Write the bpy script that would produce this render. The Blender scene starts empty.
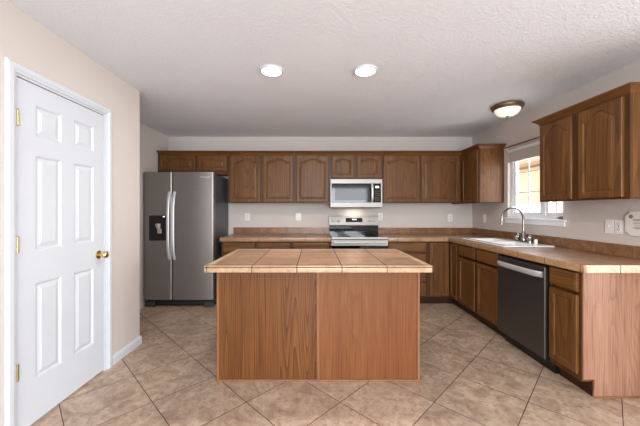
import bpy, bmesh, math, random
from mathutils import Vector, Matrix
random.seed(7)
S = bpy.context.scene
COL = S.collection
PI = math.pi

# ------------------------------------------------------------------ camera
cam_d = bpy.data.cameras.new('camera')
cam_d.sensor_width = 36.0
cam_d.lens = 297.0 / 640.0 * 36.0
cam_d.shift_x = 6.5 / 640.0
cam_d.shift_y = -3.0 / 640.0
cam_d.clip_start = 0.05
cam = bpy.data.objects.new('camera', cam_d)
COL.objects.link(cam)
cam.location = (0, 0, 1.294)
cam.rotation_euler = (PI / 2, 0, 0)
S.camera = cam

# ------------------------------------------------------------------ world, lights, exposure
S.view_settings.view_transform = 'Standard'
S.view_settings.look = 'None'
S.view_settings.gamma = 1.0
S.view_settings.use_curve_mapping = False
S.view_settings.exposure = 0.32
W = bpy.data.worlds.new('sky')
S.world = W
W.use_nodes = True
bg = W.node_tree.nodes['Background']
bg.inputs['Color'].default_value = (0.86, 0.93, 1.0, 1)
bg.inputs['Strength'].default_value = 2.8


def area(name, loc, rot, sx, sy, power, color):
    l = bpy.data.lights.new(name, 'AREA')
    l.shape = 'RECTANGLE'
    l.size, l.size_y, l.energy, l.color = sx, sy, power, color
    o = bpy.data.objects.new(name, l)
    COL.objects.link(o)
    o.location, o.rotation_euler = loc, rot
    return o


# daylight through the glass door of the dining side and the window behind the camera
area('patio_daylight', (4.70, -0.35, 1.06), (0, PI / 2, 0), 2.0, 2.7, 108, (0.905, 0.955, 1.015))
area('rear_daylight', (0.6, -3.10, 1.45), (PI / 2, 0, 0), 3.0, 1.4, 165, (0.91, 0.955, 1.01))
area('sink_window_daylight', (2.64, 3.36, 1.62), (0, PI / 2, 0), 0.75, 0.8, 10, (0.92, 0.96, 1.0))


# ------------------------------------------------------------------ material helpers
def lin(r, g, b):
    f = lambda c: (c / 255 / 12.92) if c <= 10 else ((c / 255 + 0.055) / 1.055) ** 2.4
    return (f(r), f(g), f(b), 1.0)


class NT:
    """tiny node builder"""
    def __init__(self, name):
        self.m = bpy.data.materials.new(name)
        self.m.use_nodes = True
        self.t = self.m.node_tree
        self.b = self.t.nodes['Principled BSDF']

    def n(self, typ, **kw):
        o = self.t.nodes.new(typ)
        for k, v in kw.items():
            setattr(o, k, v)
        return o

    def link(self, a, b):
        self.t.links.new(a, b)

    def math(self, op, a, b=None, c=None):
        o = self.n('ShaderNodeMath', operation=op)
        for i, v in enumerate((a, b, c)):
            if v is None:
                continue
            if isinstance(v, (int, float)):
                o.inputs[i].default_value = v
            else:
                self.link(v, o.inputs[i])
        return o.outputs[0]

    def mix(self, fac, a, b, mode='MIX'):
        o = self.n('ShaderNodeMix', data_type='RGBA', blend_type=mode)
        for idx, v in ((0, fac), (6, a), (7, b)):
            if isinstance(v, (int, float, tuple)):
                o.inputs[idx].default_value = v
            else:
                self.link(v, o.inputs[idx])
        return o.outputs[2]

    def coords(self, rnd=0.0):
        tc = self.n('ShaderNodeTexCoord')
        out = tc.outputs['Object']
        if rnd:
            oi = self.n('ShaderNodeObjectInfo')
            va = self.n('ShaderNodeVectorMath', operation='ADD')
            sc = self.n('ShaderNodeVectorMath', operation='SCALE')
            cb = self.n('ShaderNodeCombineXYZ')
            for i in range(3):
                self.link(oi.outputs['Random'], cb.inputs[i])
            self.link(cb.outputs[0], sc.inputs[0])
            sc.inputs['Scale'].default_value = rnd
            self.link(out, va.inputs[0])
            self.link(sc.outputs[0], va.inputs[1])
            out = va.outputs[0]
        return out

    def scale(self, vec, s):
        o = self.n('ShaderNodeVectorMath', operation='MULTIPLY')
        self.link(vec, o.inputs[0])
        o.inputs[1].default_value = s
        return o.outputs[0]

    def noise(self, vec, scale, detail=3.0, rough=0.55, dist=0.0):
        o = self.n('ShaderNodeTexNoise')
        self.link(vec, o.inputs['Vector'])
        o.inputs['Scale'].default_value = scale
        o.inputs['Detail'].default_value = detail
        o.inputs['Roughness'].default_value = rough
        o.inputs['Distortion'].default_value = dist
        return o.outputs['Fac']

    def ramp(self, fac, p0, p1):
        o = self.n('ShaderNodeMapRange')
        self.link(fac, o.inputs[0])
        o.inputs[1].default_value, o.inputs[2].default_value = p0, p1
        return o.outputs[0]

    def bump(self, h, strength, dist):
        o = self.n('ShaderNodeBump')
        o.inputs['Strength'].default_value = strength
        o.inputs['Distance'].default_value = dist
        self.link(h, o.inputs['Height'])
        self.link(o.outputs[0], self.b.inputs['Normal'])

    def setp(self, color=None, rough=0.5, metal=0.0, spec=0.5, coat=0.0):
        if color is not None:
            if isinstance(color, tuple):
                self.b.inputs['Base Color'].default_value = color
            else:
                self.link(color, self.b.inputs['Base Color'])
        if isinstance(rough, (int, float)):
            self.b.inputs['Roughness'].default_value = rough
        else:
            self.link(rough, self.b.inputs['Roughness'])
        self.b.inputs['Metallic'].default_value = metal
        self.b.inputs['Specular IOR Level'].default_value = spec
        self.b.inputs['Coat Weight'].default_value = coat
        self.b.inputs['Coat Roughness'].default_value = 0.15
        return self.m


def paint(name, c, rough=0.6, bump=None, spec=0.4, var=0.03):
    t = NT(name)
    v = t.coords()
    f = t.noise(v, 3.0, 2)
    col = t.mix(f, tuple(x * (1 - var) for x in c[:3]) + (1,), tuple(min(1, x * (1 + var)) for x in c[:3]) + (1,))
    t.setp(col, rough, 0, spec)
    if bump:
        sc, st, di = bump
        h = t.ramp(t.noise(v, sc, 4, 0.6), 0.42, 0.62)
        t.bump(h, st, di)
    return t.m


def metal(name, c, rough, brushed=None, m=1.0):
    t = NT(name)
    v = t.coords()
    s = brushed or (8, 8, 8)
    f = t.noise(t.scale(v, s), 1.0, 3)
    col = t.mix(f, tuple(x * 0.93 for x in c[:3]) + (1,), tuple(min(1, x * 1.06) for x in c[:3]) + (1,))
    t.setp(col, rough, m)
    return t.m


def plain(name, c, rough=0.4, spec=0.5, coat=0.0):
    t = NT(name)
    v = t.coords()
    f = t.noise(v, 12.0, 2)
    col = t.mix(f, tuple(x * 0.97 for x in c[:3]) + (1,), tuple(min(1, x * 1.03) for x in c[:3]) + (1,))
    return t.setp(col, rough, 0, spec, coat)


def emit(name, c, strength):
    t = NT(name)
    t.b.inputs['Base Color'].default_value = c
    t.b.inputs['Emission Color'].default_value = c
    t.b.inputs['Emission Strength'].default_value = strength
    t.b.inputs['Roughness'].default_value = 0.4
    return t.m


def oak(name, dark, mid, light, axis='z', rings=0.5, rough=0.42, ringscale=1.0):
    """oak veneer: cathedral rings, pore streaks; grain runs along axis"""
    t = NT(name)
    v = t.coords(9.0)
    lo, hi = 0.07, 1.0
    st = {'z': (hi, hi, lo), 'x': (lo, hi, hi), 'y': (hi, lo, hi)}[axis]
    base = t.noise(t.scale(v, st), 2.6 * ringscale, 1.5, 0.4)
    saw = t.math('FRACT', t.math('MULTIPLY', base, 34.0))
    ring = t.math('POWER', saw, 2.5)
    st2 = {'z': (1, 1, .025), 'x': (.025, 1, 1), 'y': (1, .025, 1)}[axis]
    pores = t.noise(t.scale(v, st2), 85.0, 2, 0.7)
    broad = t.noise(t.scale(v, st), 9.0, 2)
    c = t.mix(t.ramp(broad, 0.3, 0.7), mid, light)
    c = t.mix(t.math('MULTIPLY', ring, rings), c, dark)
    c = t.mix(t.math('MULTIPLY', t.ramp(pores, 0.45, 0.75), 0.58), c, dark)
    rr = t.math('ADD', t.math('MULTIPLY', pores, 0.12), rough - 0.06)
    t.setp(c, rr, 0, 0.3)
    t.bump(pores, 0.05, 0.002)
    return t.m


def tile(name, ca, cb, cc, grout, periods, offs, width=0.005, rough=0.3, diag=False, vein=4.0, bump=0.4, coat=0.0, tv=0.2):
    """stone-look glazed tile on a grid (any of the three axes); diag = 45 degree floor grid"""
    t = NT(name)
    v = t.coords()
    sp = t.n('ShaderNodeSeparateXYZ')
    t.link(v, sp.inputs[0])
    X, Y, Z = sp.outputs
    ax = [X, Y, Z]
    if diag:
        ax = [t.math('ADD', X, Y), t.math('SUBTRACT', X, Y), Z]
    edge, ids = None, []
    for i in range(3):
        if not periods[i]:
            ids.append(0.0)
            continue
        u = t.math('DIVIDE', t.math('SUBTRACT', ax[i], offs[i]), periods[i])
        ids.append(t.math('FLOOR', u))
        fr = t.math('FRACT', u)
        d = t.math('MULTIPLY', t.math('MINIMUM', fr, t.math('SUBTRACT', 1.0, fr)), periods[i])
        edge = d if edge is None else t.math('MINIMUM', edge, d)
    cb_ = t.n('ShaderNodeCombineXYZ')
    for i, x in enumerate(ids):
        if isinstance(x, float):
            cb_.inputs[i].default_value = x
        else:
            t.link(x, cb_.inputs[i])
    wn = t.n('ShaderNodeTexWhiteNoise', noise_dimensions='3D')
    t.link(cb_.outputs[0], wn.inputs['Vector'])
    va = t.n('ShaderNodeVectorMath', operation='MULTIPLY_ADD')
    t.link(wn.outputs['Color'], va.inputs[0])
    va.inputs[1].default_value = (7, 7, 7)
    t.link(v, va.inputs[2])
    vv = va.outputs[0]
    n1 = t.noise(vv, vein, 5, 0.62, 1.2)
    n2 = t.noise(vv, vein * 4.5, 4, 0.6, 0.6)
    c = t.mix(t.ramp(n1, 0.35, 0.68), ca, cb)
    c = t.mix(t.math('MULTIPLY', t.ramp(n2, 0.5, 0.72), 0.6), c, cc)
    tone = t.math('ADD', 1.0 - tv / 2, t.math('MULTIPLY', wn.outputs['Value'], tv))
    tc = t.n('ShaderNodeVectorMath', operation='SCALE')
    t.link(c, tc.inputs[0])
    t.link(tone, tc.inputs['Scale'])
    if edge is not None:
        g = t.math('SMOOTH_MIN', 1.0, t.math('DIVIDE', edge, width * 0.5), 0.3)
        gl = t.math('LESS_THAN', edge, width * 0.5)
        col = t.mix(gl, tc.outputs[0], grout)
        t.setp(col, t.math('ADD', rough, t.math('MULTIPLY', gl, 0.5)), 0, 0.5, coat)
        h = t.math('ADD', t.math('MULTIPLY', n2, 0.15), t.ramp(edge, width * 0.3, width * 0.9))
        t.bump(h, bump, 0.003)
    else:
        t.setp(tc.outputs[0], rough, 0, 0.5, coat)
    return t.m


M = {}
M['wall'] = paint('wall_paint', lin(206, 197, 190), 0.7, (90, 0.10, 0.004))
M['ceiling'] = paint('ceiling_texture', lin(232, 235, 241), 0.85, (60, 0.35, 0.006))
M['white'] = paint('white_trim', lin(207, 211, 217), 0.35)
OD, OM, OL = lin(50, 28, 11), lin(102, 65, 31), lin(122, 81, 41)
M['oak_z'] = oak('oak_upright_grain', OD, OM, OL, 'z', 0.45)
M['oak_x'] = oak('oak_cross_grain', OD, OM, OL, 'x', 0.35)
M['oak_frame'] = oak('oak_frame', lin(42, 23, 10), lin(77, 47, 22), lin(93, 60, 30), 'z', 0.3)
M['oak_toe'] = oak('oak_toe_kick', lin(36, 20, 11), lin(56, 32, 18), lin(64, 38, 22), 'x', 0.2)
M['oak_panel'] = oak('oak_panel', lin(66, 34, 14), lin(110, 68, 34), lin(126, 82, 44), 'z', 0.7, 0.38, 1.8)
M['oak_panel_plain'] = oak('oak_panel_plain', lin(84, 46, 23), lin(121, 74, 42), lin(132, 85, 50), 'z', 0.25, 0.38)
M['oak_end_sheen'] = oak('oak_end_panel_sheen', lin(90, 56, 40), lin(150, 109, 86), lin(172, 130, 106), 'z', 0.3, 0.34, 2.2)  # same oak, colour paled to paint in the sheen on the end panel
M['oak_trim'] = oak('oak_light_trim', lin(92, 58, 36), lin(136, 92, 62), lin(152, 108, 76), 'z', 0.1)
M['floor'] = tile('floor_tile', lin(160, 134, 113), lin(200, 178, 157), lin(114, 86, 66), lin(72, 55, 44),
                  (0.632, 0.632, 0), (0.916, -0.555, 0), 0.007, 0.32, True, 7.5, 0.3)
GR = lin(84, 60, 44)
TA, TB, TC = lin(150, 110, 81), lin(180, 141, 108), lin(114, 75, 52)
EA, EB, EC = lin(180, 148, 116), lin(200, 172, 142), lin(150, 112, 82)
FA, FB, FC = lin(156, 119, 85), lin(182, 146, 109), lin(118, 82, 54)  # counter edge tile, colour darkened for the weaker light along the runs
M['steel'] = metal('stainless_steel', lin(178, 175, 171), 0.48, (2, 2, 120), 0.5)
M['steel_dark'] = metal('dark_stainless', lin(146, 141, 138), 0.38, (1.5, 1.5, 60), 0.8)
M['steel_black'] = metal('black_stainless', lin(98, 94, 91), 0.36, (1.5, 60, 60), 0.85)
M['fridge_side'] = plain('fridge_side_paint', lin(72, 74, 76), 0.4)
M['handle'] = metal('satin_handle', lin(214, 216, 218), 0.45, None, 0.6)
M['chrome'] = metal('brushed_nickel', lin(160, 156, 150), 0.18)
M['brass'] = metal('polished_brass', lin(222, 196, 134), 0.25)
M['bronze'] = metal('bronze', lin(142, 120, 100), 0.45)
M['black'] = plain('black_plastic', lin(22, 22, 23), 0.35)
M['blackglass'] = plain('black_glass', lin(14, 15, 17), 0.06, 0.4, 0.0)
M['greyglass'] = plain('microwave_window', lin(60, 61, 63), 0.05, 0.22, 0.0)
M['dkgrey'] = plain('dark_grey_plastic', lin(58, 59, 62), 0.45)
M['porcelain'] = plain('white_porcelain', lin(240, 240, 238), 0.12, 0.5, 0.4)
M['plate'] = plain('white_plastic', lin(236, 234, 230), 0.35)
M['slot'] = plain('dark_slot', lin(50, 46, 44), 0.5)
M['led'] = emit('led_lens', (1.0, 0.98, 0.94, 1), 9.0)
M['bowl'] = emit('alabaster_glass', (1.0, 0.88, 0.72, 1), 0.5)
M['display'] = emit('display_digits', (0.75, 0.9, 1.0, 1), 1.2)
M['vinyl_white'] = paint('white_window_vinyl', lin(238, 239, 242), 0.35)
M['blind'] = plain('blind_fabric', lin(206, 200, 192), 0.7)
M['sign'] = paint('sign_paint', lin(226, 222, 214), 0.6)
M['signink'] = plain('sign_ink', lin(134, 126, 118), 0.7)
M['stucco'] = paint('tan_stucco', lin(224, 196, 158), 0.9, (40, 0.3, 0.01))
M['soffit'] = plain('roof_soffit', lin(150, 120, 90), 0.8)
M['vinyl'] = plain('white_vinyl_fence', lin(206, 210, 220), 0.5)
M['earth'] = paint('yard_ground', lin(200, 186, 164), 0.9, (12, 0.4, 0.02))
tg = NT('window_glass')
tg.setp((1, 1, 1, 1), 0.0)
_tr = tg.n('ShaderNodeBsdfTransparent')
_gl = tg.n('ShaderNodeBsdfGlossy')
_gl.inputs['Roughness'].default_value = 0.02
_mx = tg.n('ShaderNodeMixShader')
_fr = tg.n('ShaderNodeFresnel')
_fr.inputs[0].default_value = 1.35
_ge = tg.n('ShaderNodeNewGeometry')
tg.link(tg.math('MULTIPLY', _fr.outputs[0], tg.math('SUBTRACT', 1.0, _ge.outputs['Backfacing'])), _mx.inputs[0])
tg.link(_tr.outputs[0], _mx.inputs[1])
tg.link(_gl.outputs[0], _mx.inputs[2])
tg.link(_mx.outputs[0], tg.t.nodes['Material Output'].inputs[0])
M['glass'] = tg.m


# ------------------------------------------------------------------ mesh builder
class MB:
    def __init__(self):
        self.bm = bmesh.new()
        self.mi = 0

    def _faces(self, faces):
        for f in faces:
            f.material_index = self.mi

    def loft(self, loops, cap0=True, cap1=True, closed=True):
        vs = [[self.bm.verts.new(p) for p in L] for L in loops]
        n = len(loops[0])
        out = []
        for a, b in zip(vs[:-1], vs[1:]):
            for i in range(n if closed else n - 1):
                j = (i + 1) % n
                out.append(self.bm.faces.new((a[i], a[j], b[j], b[i])))
        if cap0:
            out.append(self.bm.faces.new(list(reversed(vs[0]))))
        if cap1:
            out.append(self.bm.faces.new(vs[-1]))
        self._faces(out)
        return self

    def box(self, x0, x1, y0, y1, z0, z1, bev=0.0):
        """box with chamfered edges"""
        if x1 < x0: x0, x1 = x1, x0
        if y1 < y0: y0, y1 = y1, y0
        if z1 < z0: z0, z1 = z1, z0
        bev = min(bev, 0.45 * min(x1 - x0, y1 - y0, z1 - z0))
        if bev <= 0:
            r = lambda z: [(x0, y0, z), (x1, y0, z), (x1, y1, z), (x0, y1, z)]
            return self.loft([r(z0), r(z1)])
        tmp = bmesh.new()
        bmesh.ops.create_cube(tmp, size=1.0)
        for v in tmp.verts:
            v.co = Vector(((x0 + x1) / 2 + v.co.x * (x1 - x0), (y0 + y1) / 2 + v.co.y * (y1 - y0), (z0 + z1) / 2 + v.co.z * (z1 - z0)))
        bmesh.ops.bevel(tmp, geom=tmp.edges[:], offset=bev, segments=2, affect='EDGES', profile=0.5)
        mp = {v: self.bm.verts.new(v.co) for v in tmp.verts}
        self._faces([self.bm.faces.new([mp[v] for v in f.verts]) for f in tmp.faces])
        tmp.free()
        return self

    def cells(self, us, vs, inc, w0, w1, axes='xyz'):
        """slab made of the grid cells chosen by inc(uc, vc), between w0 and w1"""
        idx = {'x': 0, 'y': 1, 'z': 2}
        def P(u, v, w):
            p = [0, 0, 0]
            p[idx[axes[0]]], p[idx[axes[1]]], p[idx[axes[2]]] = u, v, w
            return tuple(p)
        cache = {}
        def V(i, j, w):
            k = (i, j, w)
            if k not in cache:
                cache[k] = self.bm.verts.new(P(us[i], vs[j], w))
            return cache[k]
        nu, nv = len(us) - 1, len(vs) - 1
        on = {(i, j) for i in range(nu) for j in range(nv) if inc((us[i] + us[i + 1]) / 2, (vs[j] + vs[j + 1]) / 2)}
        out = []
        for (i, j) in on:
            out.append(self.bm.faces.new((V(i, j, w0), V(i, j + 1, w0), V(i + 1, j + 1, w0), V(i + 1, j, w0))))
            out.append(self.bm.faces.new((V(i, j, w1), V(i + 1, j, w1), V(i + 1, j + 1, w1), V(i, j + 1, w1))))
            for (di, dj, a, b) in ((-1, 0, (i, j), (i, j + 1)), (1, 0, (i + 1, j + 1), (i + 1, j)), (0, -1, (i + 1, j), (i, j)), (0, 1, (i, j + 1), (i + 1, j + 1))):
                if (i + di, j + dj) not in on:
                    out.append(self.bm.faces.new((V(*a, w0), V(*b, w0), V(*b, w1), V(*a, w1))))
        self._faces(out)
        return self

    def prism(self, pts, z0, z1):
        return self.loft([[(x, y, z0) for x, y in pts], [(x, y, z1) for x, y in pts]])

    def lathe(self, prof, c, axis='z', seg=28):
        loops = []
        for r, h in prof:
            L = []
            for k in range(seg):
                a = 2 * PI * k / seg
                ca, sa = r * math.cos(a), r * math.sin(a)
                p = {'z': (ca, sa, h), 'x': (h, ca, sa), 'y': (ca, h, sa)}[axis]
                L.append((c[0] + p[0], c[1] + p[1], c[2] + p[2]))
            loops.append(L)
        return self.loft(loops)

    def sweep(self, path, rx, ry=None, up=(0, 0, 1), seg=12):
        ry = ry or rx
        path = [Vector(p) for p in path]
        loops = []
        n0 = None
        for i, p in enumerate(path):
            t = (path[min(i + 1, len(path) - 1)] - path[max(i - 1, 0)]).normalized()
            u = Vector(up)
            s = t.cross(u)
            if s.length < 1e-4:
                s = t.cross(Vector((1, 0, 0)))
            s.normalize()
            n = s.cross(t).normalized()
            loops.append([tuple(p + s * (rx * math.cos(2 * PI * k / seg)) + n * (ry * math.sin(2 * PI * k / seg))) for k in range(seg)])
        return self.loft(loops)

    def build(self, name, mats, parent=None, origin=(0, 0, 0), smooth=None, loc=None):
        bm = self.bm
        bmesh.ops.recalc_face_normals(bm, faces=bm.faces[:])
        o3 = Vector(origin)
        for v in bm.verts:
            v.co -= o3
        me = bpy.data.meshes.new(name)
        bm.to_mesh(me)
        bm.free()
        if not isinstance(mats, (list, tuple)):
            mats = [mats]
        for m in mats:
            me.materials.append(m)
        if smooth is not None:
            for p in me.polygons:
                p.use_smooth = True
            try:
                me.set_sharp_from_angle(angle=math.radians(smooth))
            except Exception:
                pass
        o = bpy.data.objects.new(name, me)
        COL.objects.link(o)
        if parent is not None:
            o.parent = parent
        if loc is not None:
            o.location = loc
        elif parent is None:
            o.location = o3
        return o


def thing(name, label, cat, loc=(0, 0, 0), rz=0.0, group=None):
    o = bpy.data.objects.new(name, None)
    o.empty_display_size = 0.1
    COL.objects.link(o)
    o.location = loc
    o.rotation_euler = (0, 0, rz)
    o['label'], o['category'] = label, cat
    if group:
        o['group'] = group
    return o


def structure(o, label=None, cat=None):
    o['kind'] = 'structure'
    if label:
        o['label'] = label
    if cat:
        o['category'] = cat
    return o


def text_mesh(body, size, depth):
    cu = bpy.data.curves.new('lettering', 'FONT')
    cu.body, cu.size, cu.extrude = body, size, depth
    cu.align_x, cu.align_y = 'CENTER', 'CENTER'
    ob = bpy.data.objects.new('lettering', cu)
    COL.objects.link(ob)
    dg = bpy.context.evaluated_depsgraph_get()
    me = bpy.data.meshes.new_from_object(ob.evaluated_get(dg))
    bpy.data.objects.remove(ob)
    bpy.data.curves.remove(cu)
    return me


def text(name, body, size, depth, mat, parent, loc, rot):
    me = text_mesh(body, size, depth)
    me.materials.clear()
    me.materials.append(mat)
    o = bpy.data.objects.new(name, me)
    COL.objects.link(o)
    o.parent = parent
    o.location, o.rotation_euler = loc, rot
    return o


# ------------------------------------------------------------------ room
XL, XR, XREC, YB, HC = -1.68, 2.485, -2.27, 4.65, 2.44
YRE, XFAR, YREAR = 1.62, 4.80, -3.20
T = 0.12


def floor_and_shell():
    o = MB().box(XREC - T, XFAR + T, YREAR - T, YB + T, -0.12, 0.0).build('floor', M['floor'])
    structure(o, 'beige stone-look tile floor laid on the diagonal', 'floor')
    o = MB().box(XREC - T, XFAR + T, YREAR - T, YB + T, HC, HC + 0.12).build('ceiling', M['ceiling'])
    structure(o, 'white textured ceiling', 'ceiling')
    o = MB().box(XREC - T, XR + T, YB, YB + T, 0, HC).build('wall_back', M['wall'])
    structure(o, 'beige painted wall behind the range', 'wall')
    o = MB().cells([YRE, 2.955, 3.80, YB], [0, 1.195, 2.06, HC], lambda y, z: not (2.955 < y < 3.80 and 1.195 < z < 2.06), XR, XR + T, 'yzx').build('wall_right', M['wall'])
    structure(o, 'beige painted wall with the sink window', 'wall')
    o = MB().cells([YREAR, 1.662, 2.408, 2.87], [0, 2.075, HC], lambda y, z: not (1.662 < y < 2.408 and z < 2.075), XL - 0.115, XL, 'yzx')
    o.box(XREC, XL - 0.115, 2.755, 2.87, 0, HC)
    o = o.build('wall_left', M['wall'])
    structure(o, 'beige painted partition wall holding the white door', 'wall')
    o = MB().box(XREC - T, XREC, 2.755, YB, 0, HC).build('wall_recess', M['wall'])
    structure(o, 'beige side wall of the refrigerator recess', 'wall')
    o = MB().box(XR + T, XFAR, YRE, YRE + T, 0, HC).build('wall_dining', M['wall'])
    structure(o, 'beige wall of the dining side', 'wall')
    o = MB().cells([YREAR, -1.75, 1.05, YRE + T], [0, 2.08, HC], lambda y, z: not (-1.75 < y < 1.05 and z < 2.08), XFAR, XFAR + T, 'yzx').build('wall_far_right', M['wall'])
    structure(o, 'beige wall with the patio door opening', 'wall')
    o = MB().cells([XL - 0.115, -0.9, 2.1, XFAR], [0, 0.72, 2.16, HC], lambda x, z: not (-0.9 < x < 2.1 and 0.72 < z < 2.16), YREAR - T, YREAR, 'xzy').build('wall_rear', M['wall'])
    structure(o, 'beige wall behind the camera', 'wall')
    # closet behind the door
    o = MB().box(XREC, XL - 0.115, 1.2, 1.3, 0, HC).build('wall_closet', M['wall'])
    structure(o, 'closet wall behind the white door', 'wall')

    # baseboards
    def bb(name, pts):
        m = MB()
        prof = [(0.0, 0.0), (0.014, 0.0), (0.014, 0.055), (0.009, 0.068), (0.005, 0.078), (0.0, 0.080)]
        (x0, y0, nx, ny), (x1, y1, _, _) = pts
        m.loft([[(x0 + nx * d, y0 + ny * d, z) for d, z in prof], [(x1 + nx * d, y1 + ny * d, z) for d, z in prof]])
        structure(m.build(name, M['white']), 'white baseboard', 'baseboard')
    bb('baseboard_left', [(XL, 2.466, 1, 0), (XL, 2.884, 1, 0)])
    bb('baseboard_partition', [(XREC, 2.87, 0, 1), (XL, 2.87, 0, 1)])
    bb('baseboard_recess', [(XREC, 2.885, 1, 0), (XREC, 3.9, 1, 0)])
    bb('baseboard_front', [(XL, 0.2, 1, 0), (XL, 1.605, 1, 0)])


def door_loops(x0, x1, z0, z1, fr, arch, K=21):
    """outer(i) and inner(m) outline functions of a framed panel door"""
    def outer(i):
        p = [(x0 + i, z0 + i), (x1 - i, z0 + i)]
        for k in range(K):
            u = k / (K - 1)
            p.append((x1 - i + (x0 - x1 + 2 * i) * u, z1 - i))
        return p
    def inner(m, f=fr):
        xl, xr, zb = x0 + f + m, x1 - f - m, z0 + f + m
        p = [(xl, zb), (xr, zb)]
        for k in range(K):
            u = k / (K - 1)
            s = abs(2 * u - 1)
            a = 0.0 if s > 0.86 else (0.5 + 0.5 * math.cos(PI * s / 0.86)) ** 0.75
            p.append((xr + (xl - xr) * u, z1 - f * 0.92 - m - arch * (1 - a)))
        return p
    return outer, inner


def cab_door(parent, x0, x1, z0, z1, arch, yf=0.0, th=0.020, fr=0.047, raised=True, name='door'):
    outer, inner = door_loops(x0, x1, z0, z1, fr, arch)
    m = MB()
    y = yf - th
    L = lambda pts, yy: [(px, yy, pz) for px, pz in pts]
    loops = [L(outer(0), yf), L(outer(0), y + 0.006), L(outer(0.003), y + 0.001), L(outer(0.007), y), L(inner(-0.006), y), L(inner(0), y + 0.003), L(inner(0.002), y + 0.008)]
    if raised:
        loops += [L(inner(0.005), y + 0.008), L(inner(0.007), y + 0.007), L(inner(0.026), y + 0.003), L(inner(0.028), y + 0.002)]
    else:
        loops += [L(inner(0.004), y + 0.010)]
    m.loft(loops)
    return m.build(name, M['oak_z'], parent)


def drawer_front(parent, x0, x1, z0, z1, th=0.020):
    m = MB()
    R = lambda i, y: [(x0 + i, y, z0 + i), (x1 - i, y, z0 + i), (x1 - i, y, z1 - i), (x0 + i, y, z1 - i)]
    m.loft([R(0, 0), R(0, -th + 0.008), R(0.004, -th + 0.003), R(0.012, -th + 0.002), R(0.016, -th), ])
    return m.build('drawer_front', M['oak_x'], parent)


def crown(parent, w, d, z, h=0.055, out=0.045, left=False, right=False):
    m = MB()
    prof = [(0.002, 0.0), (0.006, 0.010), (0.014, 0.022), (0.030, 0.036), (out - 0.003, h - 0.012), (out, h - 0.010), (out, h)]
    loops = []
    for o, zz in prof:
        x0 = -o if left else 0.0
        x1 = w + (o if right else 0.0)
        loops.append([(x0, -o, z + zz), (x1, -o, z + zz), (x1, d, z + zz), (x0, d, z + zz)])
    m.loft(loops)
    return m.build('crown', M['oak_x'], parent, smooth=30)


GU, GB = 'oak wall cabinets around the kitchen', 'oak base cabinets around the kitchen'


def upper(label, loc, rz, w, d, z0, z1, doors, cl=False, cr=False, arch=0.052, group=GU, dz=0.015):
    t = thing('wall_cabinet', label, 'cabinet', (loc[0], loc[1], z0), rz, group)
    h = z1 - z0
    m = MB()
    m.box(0, w, 0.019, d, 0.012, h)                     # box
    m.build('carcass', M['oak_z'], t)
    # face frame with openings behind the doors
    m = MB()
    xs = [0] + sorted({round(v, 4) for (a, b) in doors for v in (a + 0.015, b - 0.015)}) + [w]
    m.cells(xs, [0, 0.035, h - 0.035, h], lambda x, z: not (0.035 < z < h - 0.035 and any(a + 0.015 < x < b - 0.015 for a, b in doors)), 0, 0.019, 'xzy')
    m.build('face_frame', M['oak_frame'], t)
    for a, b in doors:
        cab_door(t, a, b, dz, h - 0.016, arch)
    crown(t, w, d, h - 0.004, left=cl, right=cr)
    return t


def base(label, loc, rz, w, d, doors, drawers, toe=0.105, name='base_cabinet', end=False, z1=0.875):
    t = thing(name, label, 'cabinet', (loc[0], loc[1], 0), rz, GB)
    m = MB()
    m.box(0, w - (0.013 if end else 0), 0.019, d, toe, z1)
    m.build('carcass', M['oak_z'], t)
    m = MB()
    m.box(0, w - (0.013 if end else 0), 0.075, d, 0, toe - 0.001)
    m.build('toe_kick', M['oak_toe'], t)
    m = MB()
    m.cells([0, 0.03, w - 0.03 if not end else w - 0.04, w - (0.013 if end else 0)], [toe, toe + 0.03, z1 - 0.03, z1], lambda x, z: not (0.03 < x < w - 0.04 and toe + 0.03 < z < z1 - 0.03), 0, 0.0188, 'xzy')
    m.build('face_frame', M['oak_frame'], t)
    for a, b, c, e in doors:
        cab_door(t, a, b, c, e, 0.0, raised=False)
    for a, b, c, e in drawers:
        drawer_front(t, a, b, c, e)
    if end:
        m = MB()
        x0 = w - 0.0128
        pts = [(0.0, 0.125), (0.0, z1), (d, z1), (d, 0.0), (0.075, 0.0), (0.075, 0.125)]
        m.loft([[(x0, y, z) for y, z in pts], [(w, y, z) for y, z in pts]])
        m.build('end_panel', M['oak_end_sheen'], t)
        m = MB().box(w, w + 0.008, 0.078, d, 0.0, 0.012, 0.003)
        m.build('shoe_strip', M['oak_trim'], t)
    return t


# ------------------------------------------------------------------ counters
def counter_mats(L, ox, oy):
    top = tile('counter_tile', TA, TB, TC, GR, (0.312, 0.312, 0), (ox - L[0], oy - L[1], 0), 0.006, 0.30, False, 7.0, 0.3)
    ex = tile('counter_edge_tile_shaded_x', FA, FB, FC, GR, (0.312, 0, 0), (ox - L[0], 0, 0), 0.006, 0.3, False, 9.0, 0.3)
    ey = tile('counter_edge_tile_shaded_y', FA, FB, FC, GR, (0, 0.312, 0), (0, oy - L[1], 0), 0.006, 0.3, False, 9.0, 0.3)
    sx = tile('backsplash_tile_x', lin(118, 80, 52), lin(150, 107, 72), lin(84, 53, 34), lin(150, 122, 98), (0.33, 0, 0), (0.17 - L[0], 0, 0), 0.006, 0.28, False, 8.0, 0.3)
    sy = tile('backsplash_tile_y', lin(118, 80, 52), lin(150, 107, 72), lin(84, 53, 34), lin(150, 122, 98), (0, 0.33, 0), (0, 0.305 - L[1], 0), 0.006, 0.28, False, 8.0, 0.3)
    return top, ex, ey, sx, sy


def splash(m, x0, x1, y0, y1, z0, z1):
    m.box(x0, x1, y0, y1, z0, z1, 0.003)


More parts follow.
